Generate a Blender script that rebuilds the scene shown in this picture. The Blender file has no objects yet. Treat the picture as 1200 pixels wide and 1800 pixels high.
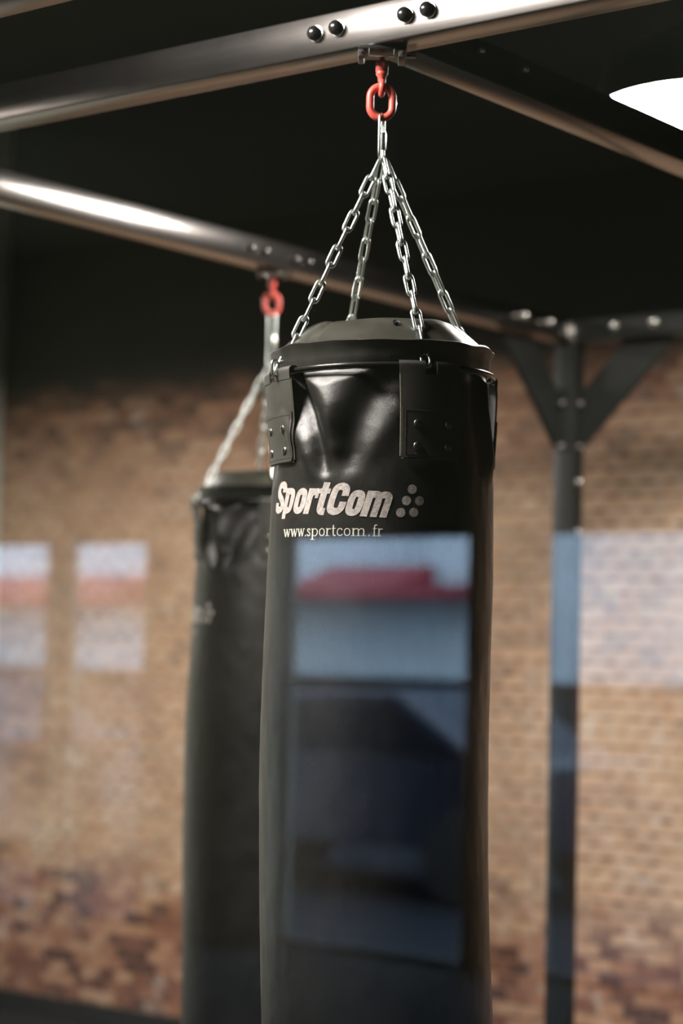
import bpy, bmesh, math, random
from math import sin, cos, pi, radians, exp, hypot, atan2
from mathutils import Vector, Matrix, noise

random.seed(7)
sc = bpy.context.scene
col = sc.collection

# ------------------------------------------------------------------ camera
EYE = 1.61                      # eye height above the gym floor
TH, PITCH, ROLL = 0.6626, 0.0692, 0.0231
fw = Matrix.Rotation(TH, 3, 'Z') @ Vector((0, cos(PITCH), sin(PITCH)))
up = Matrix.Rotation(TH, 3, 'Z') @ Vector((0, -sin(PITCH), cos(PITCH)))
rt = Matrix.Rotation(TH, 3, 'Z') @ Vector((1, 0, 0))
r2 = rt * cos(ROLL) + up * sin(ROLL)
u2 = -rt * sin(ROLL) + up * cos(ROLL)
cd = bpy.data.cameras.new('camera')
cam = bpy.data.objects.new('camera', cd)
col.objects.link(cam)
M = Matrix((r2, u2, -fw)).transposed().to_4x4()
M.translation = Vector((0, 0, EYE))
cam.matrix_world = M
cd.sensor_fit = 'VERTICAL'
cd.sensor_height = 36
cd.lens = 3673.3 * 36 / 1800
cd.clip_start = 0.02
cd.clip_end = 200
cd.dof.use_dof = True
cd.dof.focus_distance = 3.24
cd.dof.aperture_fstop = 2.35
sc.camera = cam

# ------------------------------------------------------------------ light
w = bpy.data.worlds.new('World')
sc.world = w
w.use_nodes = True
bg = w.node_tree.nodes['Background']
bg.inputs[0].default_value = (0.60, 0.78, 1.0, 1)
bg.inputs[1].default_value = 13.0
LAMP_STRENGTH = 190.0
LAMP_SPOTS = [(-2.42, 4.55), (-2.52, 1.88), (-5.45, 4.55)]
LAMP_Z = 1.365                   # above the eye
sc.view_settings.view_transform = 'Standard'
sc.view_settings.look = 'None'
sc.view_settings.gamma = 1
sc.view_settings.exposure = 0.0
sc.view_settings.use_curve_mapping = False
sc.cycles.use_denoising = True
sc.cycles.max_bounces = 7
sc.cycles.transparent_max_bounces = 12
sc.cycles.caustics_reflective = False
sc.cycles.caustics_refractive = False
sc.cycles.sample_clamp_indirect = 6

# ------------------------------------------------------------------ helpers
def tag(o, label=None, cat=None, group=None, kind=None):
    if label: o['label'] = label
    if cat: o['category'] = cat
    if group: o['group'] = group
    if kind: o['kind'] = kind
    return o

def empty(name, loc, label=None, cat=None, group=None, rot=(0, 0, 0)):
    o = bpy.data.objects.new(name, None)
    o.empty_display_size = 0.1
    o.location = loc
    o.rotation_euler = rot
    col.objects.link(o)
    return tag(o, label, cat, group)

def obj(name, bm, mat, parent=None, smooth=True, angle=40):
    me = bpy.data.meshes.new(name)
    bmesh.ops.recalc_face_normals(bm, faces=bm.faces)
    bm.to_mesh(me)
    bm.free()
    if smooth:
        for p in me.polygons: p.use_smooth = True
        me.set_sharp_from_angle(angle=radians(angle))
    if mat: me.materials.append(mat)
    o = bpy.data.objects.new(name, me)
    col.objects.link(o)
    if parent: o.parent = parent
    return o

def NB(): return bmesh.new()

def add_box(bm, lo, hi, bevel=0.0, mat=None):
    c = [(a + b) / 2 for a, b in zip(lo, hi)]
    s = [abs(b - a) for a, b in zip(lo, hi)]
    r = bmesh.ops.create_cube(bm, size=1)
    vs = r['verts']
    bmesh.ops.scale(bm, vec=s, verts=vs)
    if bevel:
        es = list({e for v in vs for e in v.link_edges})
        rr = bmesh.ops.bevel(bm, geom=es, offset=bevel, segments=2, affect='EDGES', profile=0.5)
        vs = list({v for f in rr['faces'] for v in f.verts} | {v for v in vs if v.is_valid})
    bmesh.ops.translate(bm, vec=c, verts=vs)
    if mat is not None: bmesh.ops.transform(bm, matrix=mat, verts=vs)
    return vs

def add_tube(bm, pts, rad, n=12, closed=False, cap=True):
    pts = [Vector(p) for p in pts]
    m = len(pts)
    rads = rad if isinstance(rad, (list, tuple)) else [rad] * m
    rings = []
    prev = None
    for i, p in enumerate(pts):
        if closed: t = pts[(i + 1) % m] - pts[i - 1]
        else: t = pts[min(i + 1, m - 1)] - pts[max(i - 1, 0)]
        t.normalize()
        if prev is None:
            a = Vector((0, 0, 1)) if abs(t.z) < 0.9 else Vector((1, 0, 0))
            nrm = (a - t * a.dot(t)).normalized()
        else:
            nrm = (prev - t * prev.dot(t)).normalized()
        prev = nrm
        b = t.cross(nrm)
        rings.append([bm.verts.new(p + (nrm * cos(2 * pi * k / n) + b * sin(2 * pi * k / n)) * rads[i]) for k in range(n)])
    for i in range(m if closed else m - 1):
        A, B = rings[i], rings[(i + 1) % m]
        for k in range(n):
            bm.faces.new((A[k], A[(k + 1) % n], B[(k + 1) % n], B[k]))
    if cap and not closed:
        bm.faces.new(rings[0][::-1])
        bm.faces.new(rings[-1])

def add_lathe(bm, prof, n=48, mat=None):
    rings = []
    for r, z in prof:
        if r < 1e-6: rings.append([bm.verts.new((0, 0, z))])
        else: rings.append([bm.verts.new((r * cos(2 * pi * k / n), r * sin(2 * pi * k / n), z)) for k in range(n)])
    for A, B in zip(rings, rings[1:]):
        for k in range(n):
            q = [A[k % len(A)], A[(k + 1) % n % len(A)], B[(k + 1) % n % len(B)], B[k % len(B)]]
            q2 = []
            for v in q:
                if v not in q2: q2.append(v)
            if len(q2) > 2: bm.faces.new(q2)
    if mat is not None:
        bmesh.ops.transform(bm, matrix=mat, verts=[v for R in rings for v in R])

def stadium(outer_len, outer_w, wire, z0=0.0, n=10):
    """centre line of an oval link standing in the XZ plane, top at z0"""
    r = outer_w / 2 - wire
    zt = z0 - outer_w / 2
    zb = z0 - outer_len + outer_w / 2
    pts = [(r * cos(a), 0, zt + r * sin(a)) for a in [pi * k / n for k in range(n + 1)]]
    pts += [(r * cos(a), 0, zb + r * sin(a)) for a in [pi + pi * k / n for k in range(n + 1)]]
    return pts

# ------------------------------------------------------------------ materials
def new_mat(name):
    m = bpy.data.materials.new(name)
    m.use_nodes = True
    nt = m.node_tree
    return m, nt, nt.nodes['Principled BSDF']

def N(nt, t, **kw):
    n = nt.nodes.new(t)
    for k, v in kw.items(): setattr(n, k, v)
    return n

def noise_node(nt, vec, scale, detail=4, rough=0.55, dist=0.0):
    n = N(nt, 'ShaderNodeTexNoise')
    n.inputs['Scale'].default_value = scale
    n.inputs['Detail'].default_value = detail
    n.inputs['Roughness'].default_value = rough
    n.inputs['Distortion'].default_value = dist
    if vec is not None: nt.links.new(vec, n.inputs['Vector'])
    return n

def ramp(nt, fac, stops):
    r = N(nt, 'ShaderNodeValToRGB')
    el = r.color_ramp.elements
    while len(el) < len(stops): el.new(0.5)
    for e, (p, c) in zip(el, stops):
        e.position = p
        e.color = (*c, 1) if len(c) == 3 else c
    nt.links.new(fac, r.inputs[0])
    return r

def mixc(nt, fac, a, b, mode='MIX'):
    m = N(nt, 'ShaderNodeMix', data_type='RGBA', blend_type=mode)
    if isinstance(fac, float): m.inputs[0].default_value = fac
    else: nt.links.new(fac, m.inputs[0])
    for i, v in ((6, a), (7, b)):
        if isinstance(v, tuple): m.inputs[i].default_value = (*v, 1)
        else: nt.links.new(v, m.inputs[i])
    return m.outputs[2]

def mathn(nt, op, a, b=None):
    m = N(nt, 'ShaderNodeMath', operation=op)
    for i, v in ((0, a), (1, b)):
        if v is None: continue
        if isinstance(v, (int, float)): m.inputs[i].default_value = v
        else: nt.links.new(v, m.inputs[i])
    return m.outputs[0]

def simple(name, c, rough=0.5, metal=0.0, spec=0.5, var=0.12, scale=30.0, bump=0.0, bscale=200.0):
    m, nt, b = new_mat(name)
    tc = N(nt, 'ShaderNodeTexCoord')
    nz = noise_node(nt, tc.outputs['Object'], scale)
    lo = tuple(x * (1 - var) for x in c)
    hi = tuple(min(1, x * (1 + var)) for x in c)
    r = ramp(nt, nz.outputs['Fac'], [(0.3, lo), (0.7, hi)])
    nt.links.new(r.outputs[0], b.inputs['Base Color'])
    b.inputs['Roughness'].default_value = rough
    b.inputs['Metallic'].default_value = metal
    b.inputs['Specular IOR Level'].default_value = spec
    if bump:
        n2 = noise_node(nt, tc.outputs['Object'], bscale, 3)
        bp = N(nt, 'ShaderNodeBump')
        bp.inputs['Strength'].default_value = bump
        bp.inputs['Distance'].default_value = 0.001
        nt.links.new(n2.outputs['Fac'], bp.inputs['Height'])
        nt.links.new(bp.outputs[0], b.inputs['Normal'])
    return m

def emit(name, c, s):
    m, nt, b = new_mat(name)
    b.inputs['Base Color'].default_value = (*c, 1)
    b.inputs['Emission Color'].default_value = (*c, 1)
    b.inputs['Emission Strength'].default_value = s
    return m

# leather with fine directional wrinkles
def leather(name, base=(0.016, 0.0155, 0.0135), rough=0.40, bump=0.55):
    m, nt, b = new_mat(name)
    tc = N(nt, 'ShaderNodeTexCoord')
    mp = N(nt, 'ShaderNodeMapping')
    mp.inputs['Rotation'].default_value = (0.0, radians(32), 0.0)
    mp.inputs['Scale'].default_value = (1.0, 1.0, 0.32)
    nt.links.new(tc.outputs['Object'], mp.inputs['Vector'])
    n1 = noise_node(nt, mp.outputs[0], 620, 4, 0.6, 0.8)
    vo = N(nt, 'ShaderNodeTexVoronoi', feature='DISTANCE_TO_EDGE')
    vo.inputs['Scale'].default_value = 900
    nt.links.new(mp.outputs[0], vo.inputs['Vector'])
    vm = mathn(nt, 'MINIMUM', mathn(nt, 'MULTIPLY', vo.outputs['Distance'], 3.0), 0.6)
    hsum = mathn(nt, 'ADD', n1.outputs['Fac'], vm)
    big = noise_node(nt, tc.outputs['Object'], 14, 3)
    hsum2 = mathn(nt, 'ADD', mathn(nt, 'MULTIPLY', hsum, 0.125), mathn(nt, 'MULTIPLY', big.outputs['Fac'], 1.2))
    bp = N(nt, 'ShaderNodeBump')
    bp.inputs['Strength'].default_value = bump
    bp.inputs['Distance'].default_value = 0.0022
    nt.links.new(hsum2, bp.inputs['Height'])
    nt.links.new(bp.outputs[0], b.inputs['Normal'])
    wr = noise_node(nt, tc.outputs['Object'], 9, 5, 0.65)
    rr = ramp(nt, wr.outputs['Fac'], [(0.3, (rough - 0.07,) * 3), (0.7, (rough + 0.08,) * 3)])
    nt.links.new(rr.outputs[0], b.inputs['Roughness'])
    cr = ramp(nt, wr.outputs['Fac'], [(0.35, base), (0.75, tuple(x * 1.7 for x in base))])
    nt.links.new(cr.outputs[0], b.inputs['Base Color'])
    b.inputs['Specular IOR Level'].default_value = 0.8
    return m

def brick_mat():
    m, nt, b = new_mat('old_brick')
    tc = N(nt, 'ShaderNodeTexCoord')
    sp = N(nt, 'ShaderNodeSeparateXYZ')
    nt.links.new(tc.outputs['Object'], sp.inputs[0])
    cb = N(nt, 'ShaderNodeCombineXYZ')
    nt.links.new(sp.outputs[0], cb.inputs[0])
    nt.links.new(sp.outputs[2], cb.inputs[1])
    wob = noise_node(nt, cb.outputs[0], 3.0, 2)
    add = N(nt, 'ShaderNodeVectorMath', operation='MULTIPLY_ADD')
    nt.links.new(wob.outputs['Color'], add.inputs[0])
    add.inputs[1].default_value = (0.012, 0.012, 0)
    nt.links.new(cb.outputs[0], add.inputs[2])
    br = N(nt, 'ShaderNodeTexBrick')
    nt.links.new(add.outputs[0], br.inputs['Vector'])
    br.inputs['Scale'].default_value = 1.0
    br.inputs['Brick Width'].default_value = 0.098
    br.inputs['Row Height'].default_value = 0.0505
    br.inputs['Mortar Size'].default_value = 0.0025
    br.inputs['Mortar Smooth'].default_value = 0.4
    br.inputs['Bias'].default_value = -0.1
    br.inputs['Color1'].default_value = (0, 0, 0, 1)
    br.inputs['Color2'].default_value = (1, 1, 1, 1)
    br.inputs['Mortar'].default_value = (0.5, 0.5, 0.5, 1)
    bc = ramp(nt, br.outputs['Color'], [(0.0, (0.085, 0.036, 0.026)), (0.22, (0.19, 0.078, 0.050)), (0.5, (0.29, 0.135, 0.080)), (0.75, (0.38, 0.21, 0.125)), (1.0, (0.43, 0.29, 0.19))])
    nbig = noise_node(nt, cb.outputs[0], 1.3, 5, 0.6, 0.4)
    nmid = noise_node(nt, cb.outputs[0], 5.5, 4, 0.6)
    nsm = noise_node(nt, cb.outputs[0], 22, 3, 0.6)
    mort = ramp(nt, nmid.outputs['Fac'], [(0.38, (0.13, 0.075, 0.05)), (0.52, (0.30, 0.21, 0.14)), (0.68, (0.50, 0.42, 0.34))])
    c = mixc(nt, br.outputs['Fac'], bc.outputs[0], mort.outputs[0])
    # worn bed joints: each course has its own broken dark line
    s2 = N(nt, 'ShaderNodeSeparateXYZ')
    nt.links.new(add.outputs[0], s2.inputs[0])
    rowf = mathn(nt, 'DIVIDE', s2.outputs[1], 0.0505)
    row = mathn(nt, 'FLOOR', mathn(nt, 'ADD', rowf, 0.5))
    dist = mathn(nt, 'ABSOLUTE', mathn(nt, 'SUBTRACT', rowf, row))
    xph = mathn(nt, 'ADD', mathn(nt, 'DIVIDE', s2.outputs[0], 0.098), mathn(nt, 'MULTIPLY', row, 0.5))
    pulse = mathn(nt, 'ADD', mathn(nt, 'MULTIPLY', mathn(nt, 'SINE', mathn(nt, 'MULTIPLY', xph, 2 * pi)), 0.5), 0.5)
    jv = N(nt, 'ShaderNodeCombineXYZ')
    nt.links.new(mathn(nt, 'MULTIPLY', s2.outputs[0], 5.0), jv.inputs[0])
    nt.links.new(mathn(nt, 'MULTIPLY', row, 1.73), jv.inputs[1])
    jn = noise_node(nt, jv.outputs[0], 1.0, 3, 0.6)
    jreg = noise_node(nt, cb.outputs[0], 2.2, 3, 0.5)
    hw = mathn(nt, 'ADD', mathn(nt, 'MULTIPLY', jn.outputs['Fac'], 0.24), mathn(nt, 'MULTIPLY', pulse, 0.05))
    jm = mathn(nt, 'MULTIPLY', mathn(nt, 'SUBTRACT', hw, dist), 9.0)
    jm.node.use_clamp = True
    js = ramp(nt, mathn(nt, 'ADD', mathn(nt, 'MULTIPLY', jn.outputs['Fac'], 0.55), mathn(nt, 'MULTIPLY', mathn(nt, 'MULTIPLY', pulse, jreg.outputs['Fac']), 0.55)), [(0.32, (0.16,) * 3), (0.62, (0.95,) * 3)])
    joint = mathn(nt, 'MULTIPLY', jm, js.outputs[0])
    jcol = ramp(nt, jreg.outputs['Fac'], [(0.40, (0.26, 0.125, 0.045)), (0.60, (0.10, 0.055, 0.045))])
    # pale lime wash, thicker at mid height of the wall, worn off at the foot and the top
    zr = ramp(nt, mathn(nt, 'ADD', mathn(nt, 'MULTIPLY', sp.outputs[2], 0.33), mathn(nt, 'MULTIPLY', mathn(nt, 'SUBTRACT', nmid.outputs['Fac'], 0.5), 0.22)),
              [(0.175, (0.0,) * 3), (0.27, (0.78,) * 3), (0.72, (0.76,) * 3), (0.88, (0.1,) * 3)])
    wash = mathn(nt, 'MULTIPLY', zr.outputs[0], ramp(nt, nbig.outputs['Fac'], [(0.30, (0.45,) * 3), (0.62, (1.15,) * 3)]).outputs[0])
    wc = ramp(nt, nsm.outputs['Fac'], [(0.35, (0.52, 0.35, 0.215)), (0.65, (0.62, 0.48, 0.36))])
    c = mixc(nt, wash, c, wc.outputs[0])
    pl = ramp(nt, mathn(nt, 'ADD', mathn(nt, 'MULTIPLY', nmid.outputs['Fac'], 0.7), mathn(nt, 'MULTIPLY', nbig.outputs['Fac'], 0.4)), [(0.62, (0,) * 3), (0.72, (0.6,) * 3)])
    c = mixc(nt, pl.outputs[0], c, (0.60, 0.54, 0.47))
    dk = ramp(nt, noise_node(nt, cb.outputs[0], 7.5, 4, 0.7).outputs['Fac'], [(0.26, (0.6,) * 3), (0.40, (0,) * 3)])
    c = mixc(nt, dk.outputs[0], c, (0.14, 0.085, 0.065))
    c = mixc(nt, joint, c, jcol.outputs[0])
    # shade above the lamps' cutoff, put into the brick colour as near-black
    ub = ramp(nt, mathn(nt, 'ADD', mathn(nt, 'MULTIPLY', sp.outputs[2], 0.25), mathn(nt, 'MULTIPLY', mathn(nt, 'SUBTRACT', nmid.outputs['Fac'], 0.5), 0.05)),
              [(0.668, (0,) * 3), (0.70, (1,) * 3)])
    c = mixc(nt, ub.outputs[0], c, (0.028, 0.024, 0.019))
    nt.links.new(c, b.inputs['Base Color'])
    b.inputs['Roughness'].default_value = 0.85
    bp = N(nt, 'ShaderNodeBump')
    bp.inputs['Strength'].default_value = 0.9
    bp.inputs['Distance'].default_value = 0.006
    hh = mathn(nt, 'SUBTRACT', mathn(nt, 'MULTIPLY', nsm.outputs['Fac'], 0.8), br.outputs['Fac'])
    nt.links.new(hh, bp.inputs['Height'])
    nt.links.new(bp.outputs[0], b.inputs['Normal'])
    return m

def brushed(name, base, rough, along='X'):
    m, nt, b = new_mat(name)
    tc = N(nt, 'ShaderNodeTexCoord')
    mp = N(nt, 'ShaderNodeMapping')
    mp.inputs['Scale'].default_value = (1.0, 60, 60) if along == 'X' else ((60, 1.0, 60) if along == 'Y' else (60, 60, 1.0))
    nt.links.new(tc.outputs['Object'], mp.inputs['Vector'])
    n = noise_node(nt, mp.outputs[0], 4, 4, 0.6)
    sm = noise_node(nt, tc.outputs['Object'], 7, 5, 0.65)
    c = ramp(nt, n.outputs['Fac'], [(0.3, tuple(x * 0.88 for x in base)), (0.7, tuple(x * 1.08 for x in base))])
    nt.links.new(c.outputs[0], b.inputs['Base Color'])
    r = ramp(nt, sm.outputs['Fac'], [(0.35, (rough - 0.01,) * 3), (0.7, (rough + 0.015,) * 3)])
    nt.links.new(r.outputs[0], b.inputs['Roughness'])
    b.inputs['Metallic'].default_value = 1.0
    bp = N(nt, 'ShaderNodeBump')
    bp.inputs['Strength'].default_value = 0.03
    bp.inputs['Distance'].default_value = 0.0002
    nt.links.new(n.outputs['Fac'], bp.inputs['Height'])
    nt.links.new(bp.outputs[0], b.inputs['Normal'])
    return m

def glass_mat():
    m = bpy.data.materials.new('window_glass')
    m.use_nodes = True
    nt = m.node_tree
    nt.nodes.clear()
    out = N(nt, 'ShaderNodeOutputMaterial')
    tr = N(nt, 'ShaderNodeBsdfTransparent')
    gl = N(nt, 'ShaderNodeBsdfGlossy')
    gl.inputs['Roughness'].default_value = 0.0
    gl.inputs['Color'].default_value = (0.93, 0.97, 1.0, 1)
    fr = N(nt, 'ShaderNodeFresnel')
    gm = N(nt, 'ShaderNodeNewGeometry')
    ior = N(nt, 'ShaderNodeMapRange')        # the same 1.52 glass seen from either side of the thin sheet
    ior.inputs['To Min'].default_value = 1.52
    ior.inputs['To Max'].default_value = 1 / 1.52
    nt.links.new(gm.outputs['Backfacing'], ior.inputs['Value'])
    nt.links.new(ior.outputs[0], fr.inputs['IOR'])
    mx = N(nt, 'ShaderNodeMixShader')
    nt.links.new(fr.outputs[0], mx.inputs[0])
    nt.links.new(tr.outputs[0], mx.inputs[1])
    nt.links.new(gl.outputs[0], mx.inputs[2])
    nt.links.new(mx.outputs[0], out.inputs[0])
    return m

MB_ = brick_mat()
M_LEATHER = leather('black_leather', (0.0095, 0.0092, 0.0078), 0.38)
M_FLAP = leather('flap_leather', (0.034, 0.033, 0.027), 0.5, 0.8)
M_RAWEDGE = simple('raw_leather_edge', (0.20, 0.18, 0.12), 0.7, var=0.4, scale=400, bump=0.4, bscale=900)
M_COLLAR = leather('collar_leather', (0.019, 0.0185, 0.015), 0.42, 0.5)
M_CAP = leather('cap_leather', (0.034, 0.033, 0.025), 0.33, 0.22)
M_CHAIN = simple('zinc_chain', (0.78, 0.86, 0.82), 0.30, 1.0, var=0.1, scale=90)
M_RED = simple('red_paint', (0.60, 0.085, 0.062), 0.42, 0.0, var=0.18, scale=60, bump=0.15, bscale=160)
M_BLACKMETAL = simple('black_metal', (0.022, 0.022, 0.020), 0.38, 0.3, var=0.2, scale=40)
M_STEEL_BAR = simple('plated_steel', (0.70, 0.70, 0.66), 0.25, 1.0, var=0.1)
M_DULL = simple('dull_bolt_steel', (0.16, 0.15, 0.15), 0.4, 0.8)
M_BOLTCAP = simple('black_bolt_cap', (0.012, 0.012, 0.011), 0.22, 0.0, spec=0.7)
M_BEAM = brushed('steel_beam_finish', (0.205, 0.193, 0.186), 0.245, 'X')
M_BEAMY = brushed('steel_cross_beam_finish', (0.24, 0.227, 0.218), 0.20, 'Y')
M_POST = simple('dark_steel_paint', (0.009, 0.010, 0.009), 0.5, 0.0, spec=0.3, var=0.15, scale=10)
M_RIVET = simple('rivet_steel', (0.26, 0.25, 0.22), 0.32, 1.0)
M_PRINT = simple('grey_print', (0.50, 0.46, 0.43), 0.5, 0.0, var=0.25, scale=160, bump=0.5, bscale=420)
M_PRINTW = simple('cream_print', (0.60, 0.60, 0.52), 0.55, 0.0, var=0.15, scale=200)
M_RING = simple('black_ring_rod', (0.03, 0.03, 0.028), 0.22, 0.4, spec=0.8)
M_CEIL = simple('black_ceiling_paint', (0.020, 0.021, 0.017), 0.8, var=0.3, scale=1.5)
M_FLOOR = simple('black_rubber_floor', (0.016, 0.017, 0.016), 0.9, spec=0.15, var=0.3, scale=3, bump=0.2)
M_PLASTER = simple('pale_plaster', (0.66, 0.70, 0.62), 0.8, var=0.1, scale=2)
M_DARKWALL = simple('dark_plaster', (0.10, 0.10, 0.085), 0.8, var=0.15, scale=2)
M_BASE = simple('black_rubber_skirting', (0.02, 0.02, 0.018), 0.5)
M_SHADE = simple('black_lamp_enamel', (0.015, 0.015, 0.015), 0.4)
M_REFL = simple('white_lamp_reflector', (0.8, 0.8, 0.8), 0.5, var=0.02)
M_DIFF = emit('lit_diffuser', (1.0, 0.93, 0.86), LAMP_STRENGTH)
M_FILL = emit('fill_glow', (1.0, 1.0, 0.84), 50.0)  # glow of the added fill globes in the back room
M_REAR = simple('rear_wall_plaster', (0.30, 0.31, 0.25), 0.85, var=0.1, scale=2)
M_GLASS = glass_mat()

# ------------------------------------------------------------------ the setting
FZ = 0.0
YB, YG, YR = 6.6, 0.70, -7.6           # brick wall, glass partition, rear wall
XL, XR = -7.14, 3.2
CZ = 4.1
BX0 = -11.5                             # back room reaches further left

def wall(name, lo, hi, mat):
    b = NB(); add_box(b, lo, hi)
    return tag(obj(name, b, mat, None, False), kind='structure')

wall('floor', (BX0 - .2, YR - .2, -0.15), (XR + .2, YB + .2, 0), M_FLOOR)
wall('ceiling', (BX0 - .2, YG + .1, CZ), (XR + .2, YB + .2, CZ + .2), M_CEIL)
wall('ceiling_rear', (BX0 - .2, YR - .2, CZ), (XR + .2, YG + .1, CZ + .2), simple('rear_ceiling_plaster', (0.44, 0.46, 0.37), 0.85, var=0.05, scale=2))
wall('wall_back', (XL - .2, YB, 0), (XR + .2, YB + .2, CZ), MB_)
wall('wall_left', (XL - .2, YG + .1, 0), (XL, YB, CZ), M_PLASTER)
wall('wall_right', (XR, YR, 0), (XR + .2, YB, CZ), M_DARKWALL)
wall('wall_side', (BX0 - .2, YR, 0), (BX0, YG + .1, CZ), M_DARKWALL)
wall('baseboard_back', (XL, YB - .02, 0), (XR, YB, 0.09), M_BASE)
wall('baseboard_left', (XL, YG + .1, 0), (XL + .02, YB - .02, 0.09), M_BASE)

# glazed partition between the two rooms: frame wall with one wide opening
GX0, GX1, GZ0, GZ1 = -2.2, 1.4, 0.45, 2.75
b = NB()
add_box(b, (BX0, YG, 0), (GX0, YG + .1, CZ))
add_box(b, (GX1, YG, 0), (XR, YG + .1, CZ))
add_box(b, (GX0, YG, 0), (GX1, YG + .1, GZ0))
add_box(b, (GX0, YG, GZ1), (GX1, YG + .1, CZ))
tag(obj('wall_partition', b, M_DARKWALL, None, False), kind='structure')
b = NB()
add_box(b, (GX0 + .04, YG + .02, GZ0 + .04), (GX1 - .04, YG + .028, GZ1 - .04))
win = tag(obj('window_1', b, M_GLASS, None, False), 'wide clear glass pane catching reflections of the street doors', kind='structure')
b = NB()
add_box(b, (GX0, YG + .005, GZ0), (GX0 + .045, YG + .06, GZ1))
add_box(b, (GX1 - .045, YG + .005, GZ0), (GX1, YG + .06, GZ1))
add_box(b, (GX0 + .045, YG + .005, GZ0), (GX1 - .045, YG + .06, GZ0 + .045))
add_box(b, (GX0 + .045, YG + .005, GZ1 - .045), (GX1 - .045, YG + .06, GZ1))
obj('window_frame', b, M_BLACKMETAL, win, False)

# rear wall of the back room, with tall street openings (seen only as reflections in the pane)
OPEN_TOP = EYE + 0.675
opens = [(-10.2, -9.345), (-9.275, -8.52), (-7.52, -6.21), (-5.81, -3.9)]
b = NB()
x = BX0
for a, c in opens:
    add_box(b, (x, YR - .2, 0), (a, YR, CZ))
    add_box(b, (a, YR - .2, OPEN_TOP), (c, YR, CZ))
    x = c
add_box(b, (x, YR - .2, 0), (XR, YR, CZ))
tag(obj('wall_rear', b, M_REAR, None, False), kind='structure')
for i, (a, c) in enumerate(opens):
    b = NB()
    add_box(b, (a, YR - .14, 0), (a + .02, YR - .06, OPEN_TOP))
    add_box(b, (c - .02, YR - .14, 0), (c, YR - .06, OPEN_TOP))
    add_box(b, (a + .02, YR - .14, OPEN_TOP - .02), (c - .02, YR - .06, OPEN_TOP))
    add_box(b, (a + .02, YR - .14, 0), (c - .02, YR - .06, .04))
    tag(obj('door_%d' % (i + 1), b, M_BLACKMETAL, None, False), 'tall open street doorway frame in the rear wall', kind='structure')

# ------------------------------------------------------------------ the street behind the photographer
M_PAVE = simple('grey_paving', (0.010, 0.012, 0.018), 0.9, spec=0.2)
M_PLINTH = simple('dark_plinth_paint', (0.012, 0.012, 0.014), 0.95, spec=0.1)
M_FAC = simple('pale_render', (0.56, 0.63, 0.655), 0.8, var=0.3, scale=0.8)
M_AWN = simple('red_awning_cloth', (0.30, 0.045, 0.055), 0.8, var=0.2, scale=3)
M_CAR1 = simple('dark_blue_car_paint', (0.008, 0.012, 0.03), 0.3, spec=0.4)
M_CARGL = simple('car_glass', (0.012, 0.014, 0.02), 0.25, spec=0.12)
M_TYRE = simple('tyre_rubber', (0.015, 0.015, 0.015), 0.8)
YF = -15.6
wall('floor_street', (-24, YF - 1, -0.25), (8, YR - .2, -0.1), M_PAVE)
b = NB()
add_box(b, (-20, YF - .4, -0.1), (6, YF, 7.0))
bld = obj('street_building', b, M_FAC, None, False)
b = NB(); add_box(b, (-20, YF, -0.09), (6, YF + .05, EYE - .20)); obj('plinth', b, M_PLINTH, bld, False)
tag(bld, 'pale rendered building across the street, a blurred reflection in the glass', 'building')
for k, (x0, x1) in enumerate([(-17.5, -15.6), (-13.6, -12.9), (-11.2, -9.0), (-7.6, -5.8)]):
    b = NB(); add_box(b, (x0, YF + .051, 0.1), (x1, YF + .08, 1.25)); obj('shop_window', b, M_CARGL, bld, False)
def awning(x0, x1, z0, z1, label):
    b = NB()
    v = [b.verts.new(p) for p in ((x0, YF + .02, z1), (x1, YF + .02, z1), (x1, YF + .7, z0 + .12), (x0, YF + .7, z0 + .12), (x1, YF + .7, z0), (x0, YF + .7, z0), (x0, YF + .02, z0), (x1, YF + .02, z0))]
    for q in ((0, 1, 2, 3), (3, 2, 4, 5), (0, 3, 5, 6), (1, 7, 4, 2), (6, 5, 4, 7), (0, 6, 7, 1)): b.faces.new([v[i] for i in q])
    tag(obj('shop_awning', b, M_AWN, None, False), label, 'awning')
awning(-13.40, -12.10, EYE + .58, EYE + .93, 'tall red shop awning across the street, reflected at the middle of the front bag')
awning(-14.40, -13.42, EYE + .58, EYE + .77, 'low red shop awning left of the tall one across the street')
awning(-12.08, -11.40, EYE + .58, EYE + .74, 'low red shop awning right of the tall one across the street')
awning(-19.0, -15.9, EYE + .50, EYE + .85, 'red shop awning across the street, reflected over the left of the brick wall')
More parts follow.
